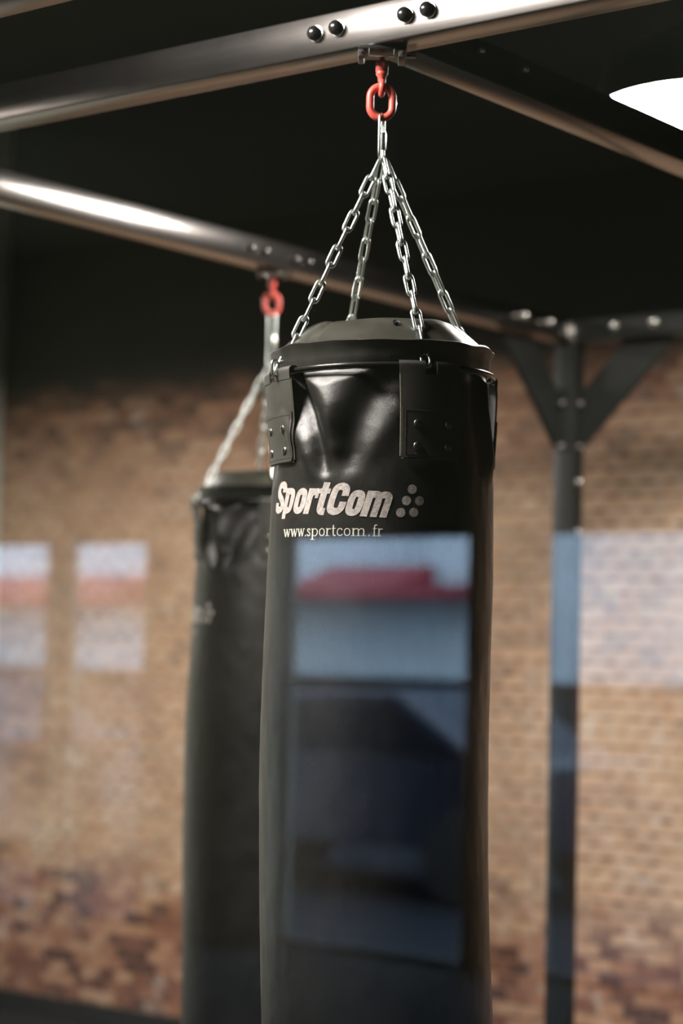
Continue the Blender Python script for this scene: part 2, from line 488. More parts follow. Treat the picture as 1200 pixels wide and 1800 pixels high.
def car(x, y, label, mat):
    root = empty('parked_car', (x, y, -0.1), label, 'car')
    b = NB()
    prof = [(-2.1, .35), (-2.15, .75), (-1.75, .95), (-1.2, 1.0), (-0.65, 1.42), (.75, 1.46), (1.45, 1.02), (2.05, .95), (2.12, .4)]
    rings = []
    for yy, s in ((-.85, .0), (-.8, .03), (.8, .03), (.85, 0)):
        rings.append([b.verts.new((px, yy, pz + s)) for px, pz in prof])
    for A, B in zip(rings, rings[1:]):
        for i in range(len(prof)):
            j = (i + 1) % len(prof)
            b.faces.new((A[i], A[j], B[j], B[i]))
    b.faces.new(rings[0]); b.faces.new(rings[-1][::-1])
    obj('car_body', b, mat, root, True, 30)
    for s in (-1, 1):
        b = NB()
        q = [(-1.02, 1.02), (-.62, 1.36), (.70, 1.39), (1.22, 1.04)]
        A = [b.verts.new((px, s * .855, pz)) for px, pz in q]; B = [b.verts.new((px, s * .87, pz)) for px, pz in q]
        b.faces.new(A); b.faces.new(B[::-1])
        for i in range(4): b.faces.new((A[i], A[(i + 1) % 4], B[(i + 1) % 4], B[i]))
        obj('side_window', b, M_CARGL, root, False)
        for px in (-1.35, 1.35):
            b = NB()
            add_lathe(b, [(0, -.1), (.2, -.1), (.31, -.09), (.33, -.05), (.33, .05), (.31, .09), (.2, .1), (0, .1)], 24,
                      Matrix.Translation((px, s * .80, .33)) @ Matrix.Rotation(pi / 2, 4, 'X'))
            obj('wheel', b, M_TYRE, root)
car(-9.6, -11.4, 'dark blue parked car outside, faintly reflected in the glass over the front bag', M_CAR1)
car(-14.6, -11.2, 'dark blue parked car outside, the further one to the left', M_CAR1)

# ------------------------------------------------------------------ pendant lamps
def make_lamp(x, y, label, lz=LAMP_Z, diff=None):
    root = empty('pendant_lamp', (x, y, EYE + lz), label, 'lamp', 'round pendant lamps')
    b = NB()
    add_lathe(b, [(.285, 0), (.288, .004), (.285, .05), (.27, .105), (.20, .16), (.09, .20), (.06, .27), (0, .27)], 64)
    add_lathe(b, [(.285, 0), (.280, .001), (.278, .05), (.262, .098), (.2, .15), (0, .155)], 64)
    obj('lamp_shade', b, M_SHADE, root)
    b = NB()
    add_lathe(b, [(.2785, .003), (.276, .014), (.262, .022)], 64)
    obj('reflector', b, M_REFL, root)
    b = NB()
    add_lathe(b, [(.262, .0225), (.15, .021), (0, .020)], 64)
    obj('diffuser', b, diff or M_DIFF, root)
    b = NB()
    add_tube(b, [(0, 0, .27), (0, 0, CZ - EYE - lz)], .006, 10)
    obj('cord', b, M_SHADE, root)
    return root
LL = ['round glowing pendant lamp at the upper right behind the cross beam',
      'round pendant lamp left of the front bag, seen as glare on the front beam',
      'round pendant lamp beyond the left edge lighting the brick wall']
for (x, y), l in zip(LAMP_SPOTS, LL): make_lamp(x, y, l)
def make_fill_globe(x, y, label):  # added fill light outside the reflected view, lifts the blacks through the pane
    root = empty('fill_globe', (x, y, EYE + 0.85), label, 'lamp', 'added fill globes of the back room')
    b = NB()
    bmesh.ops.create_uvsphere(b, u_segments=32, v_segments=18, radius=.15)
    obj('fill_globe_bulb', b, M_FILL, root)
    b = NB()
    add_lathe(b, [(.06, .138), (.06, .17), (.02, .19), (.0, .19)], 24)
    add_tube(b, [(0, 0, .18), (0, 0, CZ - EYE - 0.85)], .006, 10)
    obj('cord', b, M_SHADE, root)
make_fill_globe(-3.0, -5.6, 'added fill globe behind the photographer, right of the street doors')
make_fill_globe(-8.9, -5.4, 'added fill globe behind the photographer, left of the street doors')

# ------------------------------------------------------------------ steel rig
H = EYE + 1.005
B = 0.070
rig = empty('steel_training_rig', (-3.487, 5.627, 0), 'dark steel frame of square beams and a braced post carrying both punching bags', 'frame')
RO = Vector((-3.487, 5.627, 0))
def rigpart(name, lo, hi, mat, bevel=0.0035):
    b = NB()
    add_box(b, [p - q for p, q in zip(lo, RO)], [p - q for p, q in zip(hi, RO)], bevel)
    return obj(name, b, mat, rig, True, 35)
X0 = -3.452
beamA = rigpart('beam', (X0 + .001, 2.680, H), (3.0, 2.750, H + B), M_BEAM)
beamE = rigpart('beam', (X0 + .001, 2.17, H), (-1.0, 2.240, H + B), M_BEAM)
beamB = rigpart('beam', (X0 - B, 0.9, H), (X0, 5.662, H + B), M_BEAMY)
beamC = rigpart('beam', (-2.083, 2.751, H), (-2.013, 5.591, H + B), M_BEAMY)
beamD = rigpart('beam', (X0 + .001, 5.592, H), (3.0, 5.662, H + B), M_POST)
post = rigpart('post', (-3.522, 5.592, 0.012), (X0, 5.662, H - .0005), M_POST)
rigpart('base_plate', (-3.60, 5.51, 0.0), (-3.37, 5.74, 0.012), M_POST, 0.002)
post2 = rigpart('post', (2.93, 5.592, 0), (3.0, 5.662, H - .0005), M_POST)
post3 = rigpart('post', (2.93, 2.680, 0), (3.0, 2.750, H - .0005), M_POST)
b = NB(); add_box(b, (.033, -.043, H - .004), (.041, -.034, H + B - .002), .003)
obj('corner_glint', b, M_STEEL_BAR, rig, True, 35)  # added bright strip standing in for the highlight on the corner bevel
# corner braces: square tube cut at 45 degrees, with bolted end plates
def brace(axis):
    b = NB()
    q = [(0.036, -0.335), (0.366, -0.002), (0.185, -0.002), (0.036, -0.150)]
    t0, t = 0.015, 0.035
    A, Bv = [], []
    for (d, z) in q:
        if axis == 'X':
            A.append(b.verts.new((d, t0, H + z))); Bv.append(b.verts.new((d, t, H + z)))
        else:
            A.append(b.verts.new((-t, -d, H + z))); Bv.append(b.verts.new((-t0, -d, H + z)))
    b.faces.new(A); b.faces.new(Bv[::-1])
    for i in range(4): b.faces.new((A[i], A[(i + 1) % 4], Bv[(i + 1) % 4], Bv[i]))
    bmesh.ops.recalc_face_normals(b, faces=b.faces)
    bmesh.ops.bevel(b, geom=list(b.edges), offset=.003, segments=1, affect='EDGES')
    return obj('brace', b, M_POST, rig, True, 35)
brX = brace('X'); brY = brace('Y')

def rot_to(n):
    return Vector((0, 0, 1)).rotation_difference(Vector(n)).to_matrix().to_4x4()
def bolt(parent, p, n, R=.0125, mat=M_BOLTCAP, domed=True, washer=True):
    Mx = Matrix.Translation(Vector(p)) @ rot_to(n)
    b = NB()
    if domed:
        pr = [(R * 1.0, .002), (R * 1.05, .006)] + [(R * 1.05 * cos(a), .008 + R * .85 * sin(a)) for a in [pi / 2 * k / 7 for k in range(8)]]
        add_lathe(b, [(0, .0021)] + pr, 28, Mx)
    else:
        add_lathe(b, [(0, .001), (R, .001), (R, R * .75), (R * .85, R * .9), (0, R * .9)], 6, Mx)
    o = obj('bolt', b, mat, parent, True, 50)
    if washer:
        b = NB()
        add_lathe(b, [(0, .0003), (R * 1.28, .0003), (R * 1.28, .0018), (R * 1.15, .0022), (0, .0022)], 28, Mx)
        obj('washer', b, M_STEEL_BAR, o, True, 50)
    return o
for (x, z) in [(-2.168, 1.0424), (-2.122, 1.0443), (-1.981, 1.0421), (-1.936, 1.0427)]:
    bolt(beamA, (x - RO.x, 2.680 - RO.y, EYE + z), (0, -1, 0), .0115)
bolt(beamA, (-2.060 - RO.x, 2.715 - RO.y, H + B), (0, 0, 1), .010, M_STEEL_BAR, False, False)
for y in (4.02, 4.075, 4.20, 4.255):
    bolt(beamB, (X0 - RO.x, y - RO.y, EYE + 1.040), (1, 0, 0), .008, M_BEAMY, True, False)
for y in (4.10, 4.17):
    bolt(beamB, (-3.487 - RO.x, y - RO.y, H + B), (0, 0, 1), .010, M_STEEL_BAR, False, False)
for y in (2.934, 3.074):
    bolt(beamC, (-2.013 - RO.x, y - RO.y, EYE + 1.052), (1, 0, 0), .006, M_STEEL_BAR, True, False)
for y in (5.305, 5.451):
    bolt(beamB, (X0 - RO.x, y - RO.y, EYE + 1.050), (1, 0, 0), .013, M_STEEL_BAR)
for x in (-3.308, -3.165):
    bolt(beamD, (x - RO.x, 5.592 - RO.y, EYE + 1.047), (0, -1, 0), .013, M_STEEL_BAR)
for z in (.813, .677):
    bolt(post, (.035, 0, EYE + z), (1, 0, 0), .011, M_DULL, True, False)
    bolt(post, (0, -.035, EYE + z), (0, -1, 0), .011, M_DULL, True, False)
for z in (.567, .41):
    bolt(post, (.035, 0.005, EYE + z), (1, 0, 0), .009, M_STEEL_BAR)

# ------------------------------------------------------------------ punching bag
# profile in metres; z measured from the eye level, lateral lean handled by the root
ZS = [.470, .455, .44, .40, .36, .32, .284, .237, .144, .052, -.04, -.132, -.224, -.315, -.406, -.496, -.587, -.70, -1.05]
RS = [.168, .1685, .169, .1725, .176, .179, .1811, .1818, .1833, .1839, .1849, .1846, .1847, .1844, .184, .1846, .1856, .186, .185]
OS = [.000, .000, .001, .002, .002, .0015, .0012, -.0006, -.0033, -.007, -.0102, -.0129, -.0142, -.0141, -.0131, -.0112, -.0079, -.004, -.002]
def interp(z, A):
    if z >= ZS[0]: return A[0]
    for i in range(len(ZS) - 1):
        if ZS[i + 1] <= z:
            t = (z - ZS[i + 1]) / (ZS[i] - ZS[i + 1])
            return A[i + 1] * (1 - t) + A[i] * t
    return A[-1]
def smooth_i(z, A):
    return (interp(z - .03, A) + interp(z - .015, A) + 2 * interp(z, A) + interp(z + .015, A) + interp(z + .03, A)) / 6
# folds: list of (polyline of (phi_deg, z), width_deg, amplitude)
FOLDS = [
    ([(-41, .450), (-35, .425), (-29, .39), (-27, .355), (-26, .33)], 7.5, .0095),
    ([(-20, .450), (-23, .42), (-26, .38)], 13, .0095),
    ([(-53, .445), (-48, .415), (-41, .385), (-36, .355), (-33, .325), (-31, .29)], 4.2, -.0130),
    ([(0, .425), (-8, .40), (-14, .37), (-17, .34), (-17, .30)], 9.0, -.0085),
    ([(-58, .385), (-52, .36), (-45, .335), (-41, .305), (-38, .28)], 6, .0095),
    ([(8, .385), (2, .36), (-4, .335), (-9, .305), (-12, .28)], 6.0, .0035),
    ([(12, .44), (14, .38), (16, .32)], 9, -.004),
    ([(60, .45), (58, .38), (62, .30)], 6, -.006),
    ([(72, .45), (70, .40), (74, .32), (76, .26)], 4, .007),
    ([(84, .45), (83, .38), (85, .30)], 4.5, -.008),
    ([(-78, .44), (-80, .36), (-76, .28)], 8, -.007),
    ([(120, .45), (124, .36), (118, .28)], 8, -.008),
    ([(150, .45), (143, .36), (150, .30)], 9, .008),
    ([(-110, .45), (-104, .36), (-112, .30)], 9, .008),
    ([(-140, .45), (-146, .35), (-138, .28)], 8, -.008),
    ([(180, .45), (176, .36), (184, .30)], 9, -.006),
]
def fold(ph, z):
    d = 0.0
    for pl, wd, amp in FOLDS:
        best = 1e9; fade = 1
        for (a, za), (c, zc) in zip(pl, pl[1:]):
            for off in (0, 360, -360):
                ax, ay = a + off, za * 320
                bx, by = c + off, zc * 320
                px, py = ph, z * 320
                L2 = (bx - ax) ** 2 + (by - ay) ** 2
                t = max(0, min(1, ((px - ax) * (bx - ax) + (py - ay) * (by - ay)) / L2))
                dd = (px - ax - t * (bx - ax)) ** 2 + (py - ay - t * (by - ay)) ** 2
                if dd < best: best = dd
        d += amp * exp(-best / (wd * wd * .9))
    return d
def body_r(ph, z):
    """radius of the leather body at azimuth ph (degrees, 0 = towards the viewer, + right)"""
    r = smooth_i(z, RS)
    if z > .19: r += fold(ph, z) * max(0, min(1, (z - .272) / .045))
    if z > .40: r = min(r, .1768 + max(0, .447 - z) * .30 - .0080 * min(1, max(0, (z - .424) / .029)) ** 1.5)
    r += .0016 * noise.noise(Vector((sin(radians(ph)) * 2.2, cos(radians(ph)) * 2.2, z * 5)))
    r += .0007 * noise.noise(Vector((sin(radians(ph)) * 9, cos(radians(ph)) * 9, z * 22 + 7)))
    return r
def on_body(ph, z, off=0.0):
    r = body_r(ph, z) + off
    return Vector((r * sin(radians(ph)) + smooth_i(z, OS), -r * cos(radians(ph)), z - ZB))
ZB = -1.05
RINGZ = .455
RINGR = .1815

def body_mesh():
    b = NB()
    nph = 300
    zs = []
    z = .468
    while z > .20: zs.append(z); z -= .0035
    while z > ZB + .012: zs.append(z); z -= .016
    rings = []
    for z in zs:
        rings.append([b.verts.new(on_body(360 * k / nph, z)) for k in range(nph)])
    for rr, zz in ((.182, ZB + .010), (.176, ZB + .003), (.166, ZB)):
        rings.append([b.verts.new((rr * sin(2 * pi * k / nph) + OS[-1], -rr * cos(2 * pi * k / nph), zz - ZB)) for k in range(nph)])
    for A, Bv in zip(rings, rings[1:]):
        for k in range(nph):
            b.faces.new((A[k], A[(k + 1) % nph], Bv[(k + 1) % nph], Bv[k]))
    b.faces.new(rings[-1])
    b.faces.new(rings[0][::-1])
    return b

def curved_patch(b, ph0, ph1, z0, z1, rfun, thick, nx=24, nz=30, round_bottom=0.006):
    """thick leather patch that follows the bag, corners rounded at the bottom"""
    grid = []
    for i in range(nx + 1):
        c = []
        for j in range(nz + 1):
            u = i / nx; v = j / nz
            ph = ph0 + (ph1 - ph0) * u
            z = z1 + (z0 - z1) * v
            e = min(u, 1 - u) * radians(abs(ph1 - ph0)) * .186
            if e < round_bottom:
                zmin = z0 + round_bottom - math.sqrt(max(0, round_bottom ** 2 - (round_bottom - e) ** 2))
                z = z1 + (zmin - z1) * v
            c.append((ph, z, u, v))
        grid.append(c)
    def vert(ph, z, u, v, t):
        r = rfun(ph, z, u, v) + t
        return b.verts.new((r * sin(radians(ph)) + smooth_i(z, OS), -r * cos(radians(ph)), z - ZB))
    O = [[vert(*q, thick) for q in c] for c in grid]
    I = [[vert(*q, 0) for q in c] for c in grid]
    for i in range(nx):
        for j in range(nz):
            b.faces.new((O[i][j], O[i + 1][j], O[i + 1][j + 1], O[i][j + 1]))
            b.faces.new((I[i][j], I[i][j + 1], I[i + 1][j + 1], I[i + 1][j]))
    for i in range(nx):
        b.faces.new((O[i][0], I[i][0], I[i + 1][0], O[i + 1][0]))
        b.faces.new((O[i][nz], O[i + 1][nz], I[i + 1][nz], I[i][nz]))
    for j in range(nz):
        b.faces.new((O[0][j], O[0][j + 1], I[0][j + 1], I[0][j]))
        b.faces.new((O[nx][j], I[nx][j], I[nx][j + 1], O[nx][j + 1]))

def print_strip(b, quads, off=.0006):
    """quads of (phi, z) corners, laid on the leather"""
    for q in quads:
        b.faces.new([b.verts.new(on_body(p, z, off)) for p, z in q])

def chaikin(pts, closed):
    P = [Vector(p) for p in pts]
    if len(P) < 4: return P
    for _ in range(2):
        Q = [] if closed else [P[0]]
        n = len(P)
        for i in range(n if closed else n - 1):
            a, c = P[i], P[(i + 1) % n]
            Q.append(a.lerp(c, .25)); Q.append(a.lerp(c, .75))
        if not closed: Q.append(P[-1])
        P = Q
    return P

def stroke_quads(pts, wdt, closed=False, sub=3):
    pts = chaikin(pts, closed)
    """offset polyline in 2D -> list of quads"""
    P = [Vector(p) for p in pts]
    if closed: P.append(P[0].copy())
    Q = []
    for a, c in zip(P, P[1:]):
        for k in range(sub): Q.append(a.lerp(c, k / sub))
    Q.append(P[-1])
    n = len(Q)
    L, R = [], []
    for i in range(n):
        if closed: t0 = (Q[i] - Q[i - 1] if i > 0 else Q[-1] - Q[-2]); t1 = (Q[i + 1] - Q[i] if i < n - 1 else Q[1] - Q[0])
        else: t0 = Q[i] - Q[i - 1] if i > 0 else Q[1] - Q[0]; t1 = Q[i + 1] - Q[i] if i < n - 1 else t0
        t0 = t0.normalized(); t1 = t1.normalized()
        n0 = Vector((-t0.y, t0.x)); n1 = Vector((-t1.y, t1.x))
        m = (n0 + n1)
        if m.length < 1e-5: m = n0
        m.normalize()
        s = 1 / max(.6, m.dot(n1))
        L.append(Q[i] + m * wdt / 2 * s); R.append(Q[i] - m * wdt / 2 * s)
    return [(L[i], L[i + 1], R[i + 1], R[i]) for i in range(n - 1)]

GLY = {  # heavy condensed glyphs, unit = capital height; (width, [(points, closed, stroke)])
    'S': (.60, [([(.48, .66), (.48, .80), (.42, .88), (.30, .905), (.18, .88), (.115, .79), (.115, .68), (.17, .58), (.30, .49), (.42, .40), (.48, .31), (.48, .20), (.42, .12), (.30, .095), (.17, .12), (.115, .20), (.115, .33)], False, .20)]),
    'p': (.56, [([(.105, -.17), (.105, .80)], False, .20), ([(.12, .68), (.24, .71), (.36, .68), (.41, .58), (.41, .22), (.36, .12), (.24, .09), (.12, .12)], False, .18)]),
    'o': (.54, [([(.26, .705), (.16, .68), (.105, .58), (.105, .22), (.16, .12), (.26, .095), (.36, .12), (.415, .22), (.415, .58), (.36, .68)], True, .19)]),
    'r': (.42, [([(.105, 0), (.105, .80)], False, .20), ([(.12, .60), (.18, .68), (.30, .70), (.39, .70)], False, .19), ([(.36, .78), (.36, .50)], False, .11)]),
    't': (.40, [([(.17, 1.0), (.17, .24), (.20, .13), (.28, .09), (.38, .09)], False, .20), ([(.0, .73), (.37, .73)], False, .14)]),
    'C': (.64, [([(.50, .60), (.50, .76), (.45, .86), (.31, .905), (.18, .86), (.115, .75), (.115, .25), (.18, .14), (.31, .095), (.45, .14), (.50, .25), (.50, .42)], False, .20)]),
    'm': (.86, [([(.105, 0), (.105, .80)], False, .20), ([(.12, .62), (.20, .70), (.32, .70), (.40, .64), (.41, .55), (.41, 0)], False, .19), ([(.42, .62), (.50, .70), (.62, .70), (.70, .64), (.71, .55), (.71, 0)], False, .19)]),
}
def logo_mesh(dphi, dz):
    b = NB()
    word = 'SportCom'
    tot = sum(GLY[c][0] for c in word)
    cap = .0505
    ph_a, ph_b = -69.5, 2.6
    sc_ = (ph_b - ph_a) / tot
    x = 0
    for c in word:
        wd, strokes = GLY[c]
        for pts, closed, sw in strokes:
            for q in stroke_quads(pts, sw * 1.12, closed, 3 if len(pts) > 3 else 8):
                out = []
                for p in q:
                    t = (x + p.x + .30 * p.y) * sc_
                    ph = ph_a + t
                    zb = .2300 - .0150 * (ph + 67) / 72
                    out.append((ph + dphi, zb + p.y * cap + dz))
                print_strip(b, [out])
        x += wd
    return b
def dots_mesh(dphi, dz, ph, z):
    b = NB()
    n = 28; R = .0073
    def P(rr, a): return b.verts.new(on_body(ph + dphi + math.degrees(rr * cos(a) / .181), z + dz + rr * sin(a) * 1.0, .0006))
    cv = P(0, 0)
    r1 = [P(R * .5, 2 * pi * k / n) for k in range(n)]
    r2_ = [P(R, 2 * pi * k / n) for k in range(n)]
    for k in range(n):
        b.faces.new((cv, r1[k], r1[(k + 1) % n]))
        b.faces.new((r1[k], r2_[k], r2_[(k + 1) % n], r1[(k + 1) % n]))
    return b
# thin serif lettering: unit = x-height
T_, K_ = .11, .19
def srf(x, y, w_=.34): return ([(x - w_ / 2, y), (x + w_ / 2, y)], False, .09)
GL2 = {
    'w': ([([(.10, 1), (.38, 0)], False, K_), ([(.38, 0), (.62, .92)], False, T_), ([(.62, .95), (.90, 0)], False, K_), ([(.90, 0), (1.16, 1)], False, T_), srf(.10, .97), srf(.62, .97, .24), srf(1.16, .97)]),
    '.': ([([(.02, .08), (.15, .08)], False, .20)]),
    's': ([([(.52, .72), (.46, .90), (.30, .96), (.14, .88), (.12, .72), (.24, .58), (.42, .46), (.54, .30), (.50, .12), (.32, .04), (.14, .10), (.08, .28)], False, .14)]),
    'p': ([([(.16, -.45), (.16, .98)], False, K_), ([(.18, .80), (.34, .95), (.54, .92), (.68, .72), (.70, .48), (.64, .18), (.48, .04), (.30, .04), (.18, .16)], False, .13), srf(.16, -.43, .44), srf(.10, .96, .2)]),
    'o': ([([(.40, .96), (.20, .88), (.10, .66), (.10, .34), (.20, .12), (.40, .04), (.60, .12), (.70, .34), (.70, .66), (.60, .88)], True, .14)]),
    'r': ([([(.18, 0), (.18, .98)], False, K_), ([(.20, .70), (.32, .90), (.48, .95), (.56, .86)], False, .14), srf(.18, .03, .46), srf(.12, .96, .2)]),
    't': ([([(.22, 1.40), (.22, .20), (.30, .05), (.42, .04), (.50, .12)], False, .16), ([(.04, .96), (.50, .96)], False, .10)]),
    'c': ([([(.62, .74), (.54, .92), (.38, .96), (.20, .88), (.10, .66), (.10, .34), (.20, .12), (.40, .04), (.56, .10), (.66, .26)], False, .14)]),
    'm': ([([(.18, 0), (.18, .98)], False, K_), ([(.20, .76), (.36, .92), (.50, .94), (.60, .84), (.62, .66), (.62, 0)], False, .15), ([(.64, .76), (.80, .92), (.94, .94), (1.04, .84), (1.06, .66), (1.06, 0)], False, .15), srf(.18, .03, .4), srf(.62, .03, .36), srf(1.06, .03, .4), srf(.12, .96, .2)]),
    'f': ([([(.22, 0), (.22, 1.20), (.30, 1.40), (.44, 1.44), (.54, 1.34)], False, .16), ([(.04, .96), (.48, .96)], False, .10), srf(.24, .03, .46)]),
}
URL = [('w', 505.2, 1.3), ('w', 518.0, 1.3), ('w', 530.2, 1.3), ('.', 543.3, .3), ('s', 546.3, .64), ('p', 553.6, .8), ('o', 566.5, .8), ('r', 577.8, .6), ('t', 588.0, .56), ('c', 596.3, .74), ('o', 608.0, .8), ('m', 620.8, 1.26), ('.', 650.0, .3), ('f', 656.5, .54), ('r', 664.5, .6)]
def px2phi(x): return math.degrees(math.asin(max(-.999, min(.999, (x - 672) / 197))))
def url_mesh(dphi, dz):
    b = NB()
    xh = .0122
    for i, (c, x0, wd) in enumerate(URL):
        x1 = URL[i + 1][1] if i + 1 < len(URL) else 674.5
        scx = (x1 - x0 - (.6 if c != '.' else 0)) / wd if c not in '.' else 11.5
        if c == 'm': scx = (x1 - x0 - 1.5) / wd
        scx = min(scx, 20.0)
        for pts, closed, sw in GL2[c]:
            for q in stroke_quads(pts, sw * max(.68, min(1.15, 12.0 / scx)), closed, 2):
                out = []
                for p in q:
                    ph = px2phi(x0 + p.x * scx)
                    zb = .1905 - .0035 * (ph + 59) / 59
                    out.append((ph + dphi, zb + p.y * xh + dz))
                print_strip(b, [out])
    return b

HARD_ROLL = {}
def link_mesh():
    b = NB()
    add_tube(b, [(p[0], p[1], p[2]) for p in stadium(.0398, .0182, .00265, 0.0026, 8)], .00265, 10, True)
    return b
LINK_PITCH = .0347   # inner length of a link
APEX = .822

FLAP_AZ = [24.2, -65.8, 114.2, -155.8]
def make_bag(name, loc, rotz, lean, label, logo_dphi=0, logo_dz=0, source=None):
    """loc: point under the beam (hanging point), at world height; builds downwards"""
    Rm = Matrix.Translation(loc) @ Matrix.Rotation(rotz, 4, 'Z') @ Matrix.Rotation(lean, 4, 'Y')
    top = 1.005 - ZB
    root = empty(name, (0, 0, 0), label, 'punching bag')
    W = Rm @ Matrix.Translation((0, 0, -top))
    root.location = W.translation
    root.rotation_euler = W.to_euler()
    if source:
        for ch in source.children:
            if ch.name.split('.')[0] in ('brand_print', 'web_address_print', 'logo_dot'): continue
            c = ch.copy(); col.objects.link(c); c.parent = root
            for g in ch.children:
                d = g.copy(); col.objects.link(d); d.parent = c
    else:
        obj('leather_body', body_mesh(), M_LEATHER, root, True, 180)
        # collar between the ring and the lip
        b = NB()
        n = 220
        prof = [(.1700, .452), (.1745, .462), (.1765, .472), (.1775, .482), (.1815, .490), (.1835, .4945), (.1815, .4965), (.1770, .4955), (.172, .490)]
        rings = []
        for (r, z) in prof:
            ring = []
            for k in range(n):
                a = 2 * pi * k / n
                wv = .0022 * noise.noise(Vector((cos(a) * 3, sin(a) * 3, 3.1))) * (1 if z > .485 else .4)
                rr = r + .0016 * noise.noise(Vector((cos(a) * 5, sin(a) * 5, z * 30))) * 1.4
                zz = z + (wv * 1.8 if z > .48 else 0)
                ring.append(b.verts.new((rr * sin(a), -rr * cos(a), zz - ZB)))
            rings.append(ring)
        for A, Bv in zip(rings, rings[1:]):
            for k in range(n): b.faces.new((A[k], A[(k + 1) % n], Bv[(k + 1) % n], Bv[k]))
        obj('collar', b, M_COLLAR, root, True, 60)
        # stuffed top cap
        b = NB()
        prof = [(.178, .490), (.175, .4935), (.168, .4995), (.155, .512), (.140, .5255), (.130, .5335), (.120, .5375), (.08, .5400), (.0, .5410)]
        rings = []
        for (r, z) in prof:
            if r == 0: rings.append([b.verts.new((0, 0, z - ZB))]); continue
            ring = []
            for k in range(n):
                a = 2 * pi * k / n
                f_ = 1 + .035 * noise.noise(Vector((cos(a) * 1.3, sin(a) * 1.3, 1.7))) * (1 if .1 < r < .165 else 0)
                crease = sum(exp(-(((math.degrees(a) - c0 + 180) % 360 - 180) / 2.2) ** 2) for c0 in (318, 262, 60, 170))
                zz = z + .005 * noise.noise(Vector((cos(a) * 2, sin(a) * 2, r * 8))) * (1 if r < .17 else .2) - .0035 * crease * (1 if .11 < r < .172 else 0)
                ring.append(b.verts.new((r * f_ * sin(a), -r * f_ * cos(a), zz - ZB)))
            rings.append(ring)
        for A, Bv in zip(rings, rings[1:]):
            if len(Bv) == 1:
                for k in range(n): b.faces.new((A[k], A[(k + 1) % n], Bv[0]))
            else:
                for k in range(n): b.faces.new((A[k], A[(k + 1) % n], Bv[(k + 1) % n], Bv[k]))
        cap_ = obj('top_cap', b, M_CAP, root, True, 60)
        b = NB()
        add_lathe(b, [(.004, -.001), (.0055, .001), (.0045, .003), (.0015, .002), (0, .001)], 16, Matrix.Translation((.020, -.141, .5265 - ZB)) @ Matrix.Rotation(radians(42), 4, 'X'))
        obj('eyelet', b, M_BLACKMETAL, cap_)
        # ring rod carrying the flaps
        b = NB()
        add_tube(b, [(RINGR * sin(2 * pi * k / 96), -RINGR * cos(2 * pi * k / 96), RINGZ - ZB) for k in range(96)], .0040, 12, True)
        obj('ring_rod', b, M_RING, root)
        # flaps
        for i, az in enumerate(FLAP_AZ):
            b = NB()
            flare = [0.0, .006, .004, .003][i]
            hw = 16.2
            def rf(ph, z, u, v):
                base = max(body_r(ph, z), .180) + .0012
                t = min(1, max(0, (z - .33) / .125))
                rr = base * (1 - t) + (RINGR + .0042 + flare) * t
                return rr
            # two top tongues beside the slot, folded over the ring rod
            slot = .10
            curved_patch(b, az - hw, az + hw, .308, .440, rf, .0030, 30, 30)
            for (u0, u1) in ((-hw, -hw * .22), (hw * .16, hw)):
                gridA = []
                nseg = 10
                for k in range(7):
                    ph = az + u0 + (u1 - u0) * k / 6
                    colv = []
                    for j in range(nseg + 6):
                        if j < 4:
                            z = .440 + (RINGZ - .440) * j / 4
                            t = min(1, (z - .33) / .125)
                            rr = (max(body_r(ph, z), .180) + .0012) * (1 - t) + (RINGR + .0042 + flare) * t
                            ro, ri = (rr + .003, z), (rr, z)
                        else:
                            a = pi * (j - 4) / (nseg)
                            a = min(a, pi)
                            cx_ = RINGR + (flare * .5)
                            ro = (cx_ + (.0072 + flare * .5) * cos(a), RINGZ + .0072 * sin(a))
                            ri = (cx_ + (.0042 + flare * .5) * cos(a), RINGZ + .0042 * sin(a))
                        colv.append([b.verts.new((r_ * sin(radians(ph)), -r_ * cos(radians(ph)), z_ - ZB)) for r_, z_ in (ro, ri)])
                    gridA.append(colv)
                m_ = len(gridA[0])
                for k in range(6):
                    for j in range(m_ - 1):
                        a_, c_ = gridA[k], gridA[k + 1]
                        b.faces.new((a_[j][0], c_[j][0], c_[j + 1][0], a_[j + 1][0]))
                        b.faces.new((a_[j][1], a_[j + 1][1], c_[j + 1][1], c_[j][1]))
                for colv in (gridA[0], gridA[-1]):
                    for j in range(m_ - 1):
                        b.faces.new((colv[j][0], colv[j][1], colv[j + 1][1], colv[j + 1][0]))
            bmesh.ops.remove_doubles(b, verts=b.verts, dist=1e-5)
            fl = obj('hanging_flap', b, M_FLAP, root, True, 45)
            b = NB()
            curved_patch(b, az - hw * .97, az + hw * .97, .3095, .388, lambda ph, z, u, v: rf(ph, z, u, v) + .0031, .0022, 24, 16, .007)
            obj('reinforcing_patch', b, M_FLAP, fl, True, 45)
            # stitching along the patch edges
            b = NB()
            k_ = 0
            def stitch(p0, p1, z0, z1, cnt):
                for s in range(cnt):
                    ta, tb = (s + .15) / cnt, (s + .75) / cnt
                    pts = []
                    for t in (ta, (ta + tb) / 2, tb):
                        ph = p0 + (p1 - p0) * t; z = z0 + (z1 - z0) * t
                        r_ = rf(ph, z, 0, 0) + .0056
                        pts.append((r_ * sin(radians(ph)) + smooth_i(z, OS), -r_ * cos(radians(ph)), z - ZB))
                    add_tube(b, pts, .00045, 5)
            stitch(az - hw * .87, az + hw * .87, .383, .383, 24)
            stitch(az - hw * .87, az + hw * .87, .315, .315, 24)
            stitch(az - hw * .87, az - hw * .87, .315, .383, 18)
            stitch(az + hw * .87, az + hw * .87, .315, .383, 18)
            obj('stitching', b, M_FLAP, fl, True)
            b = NB()
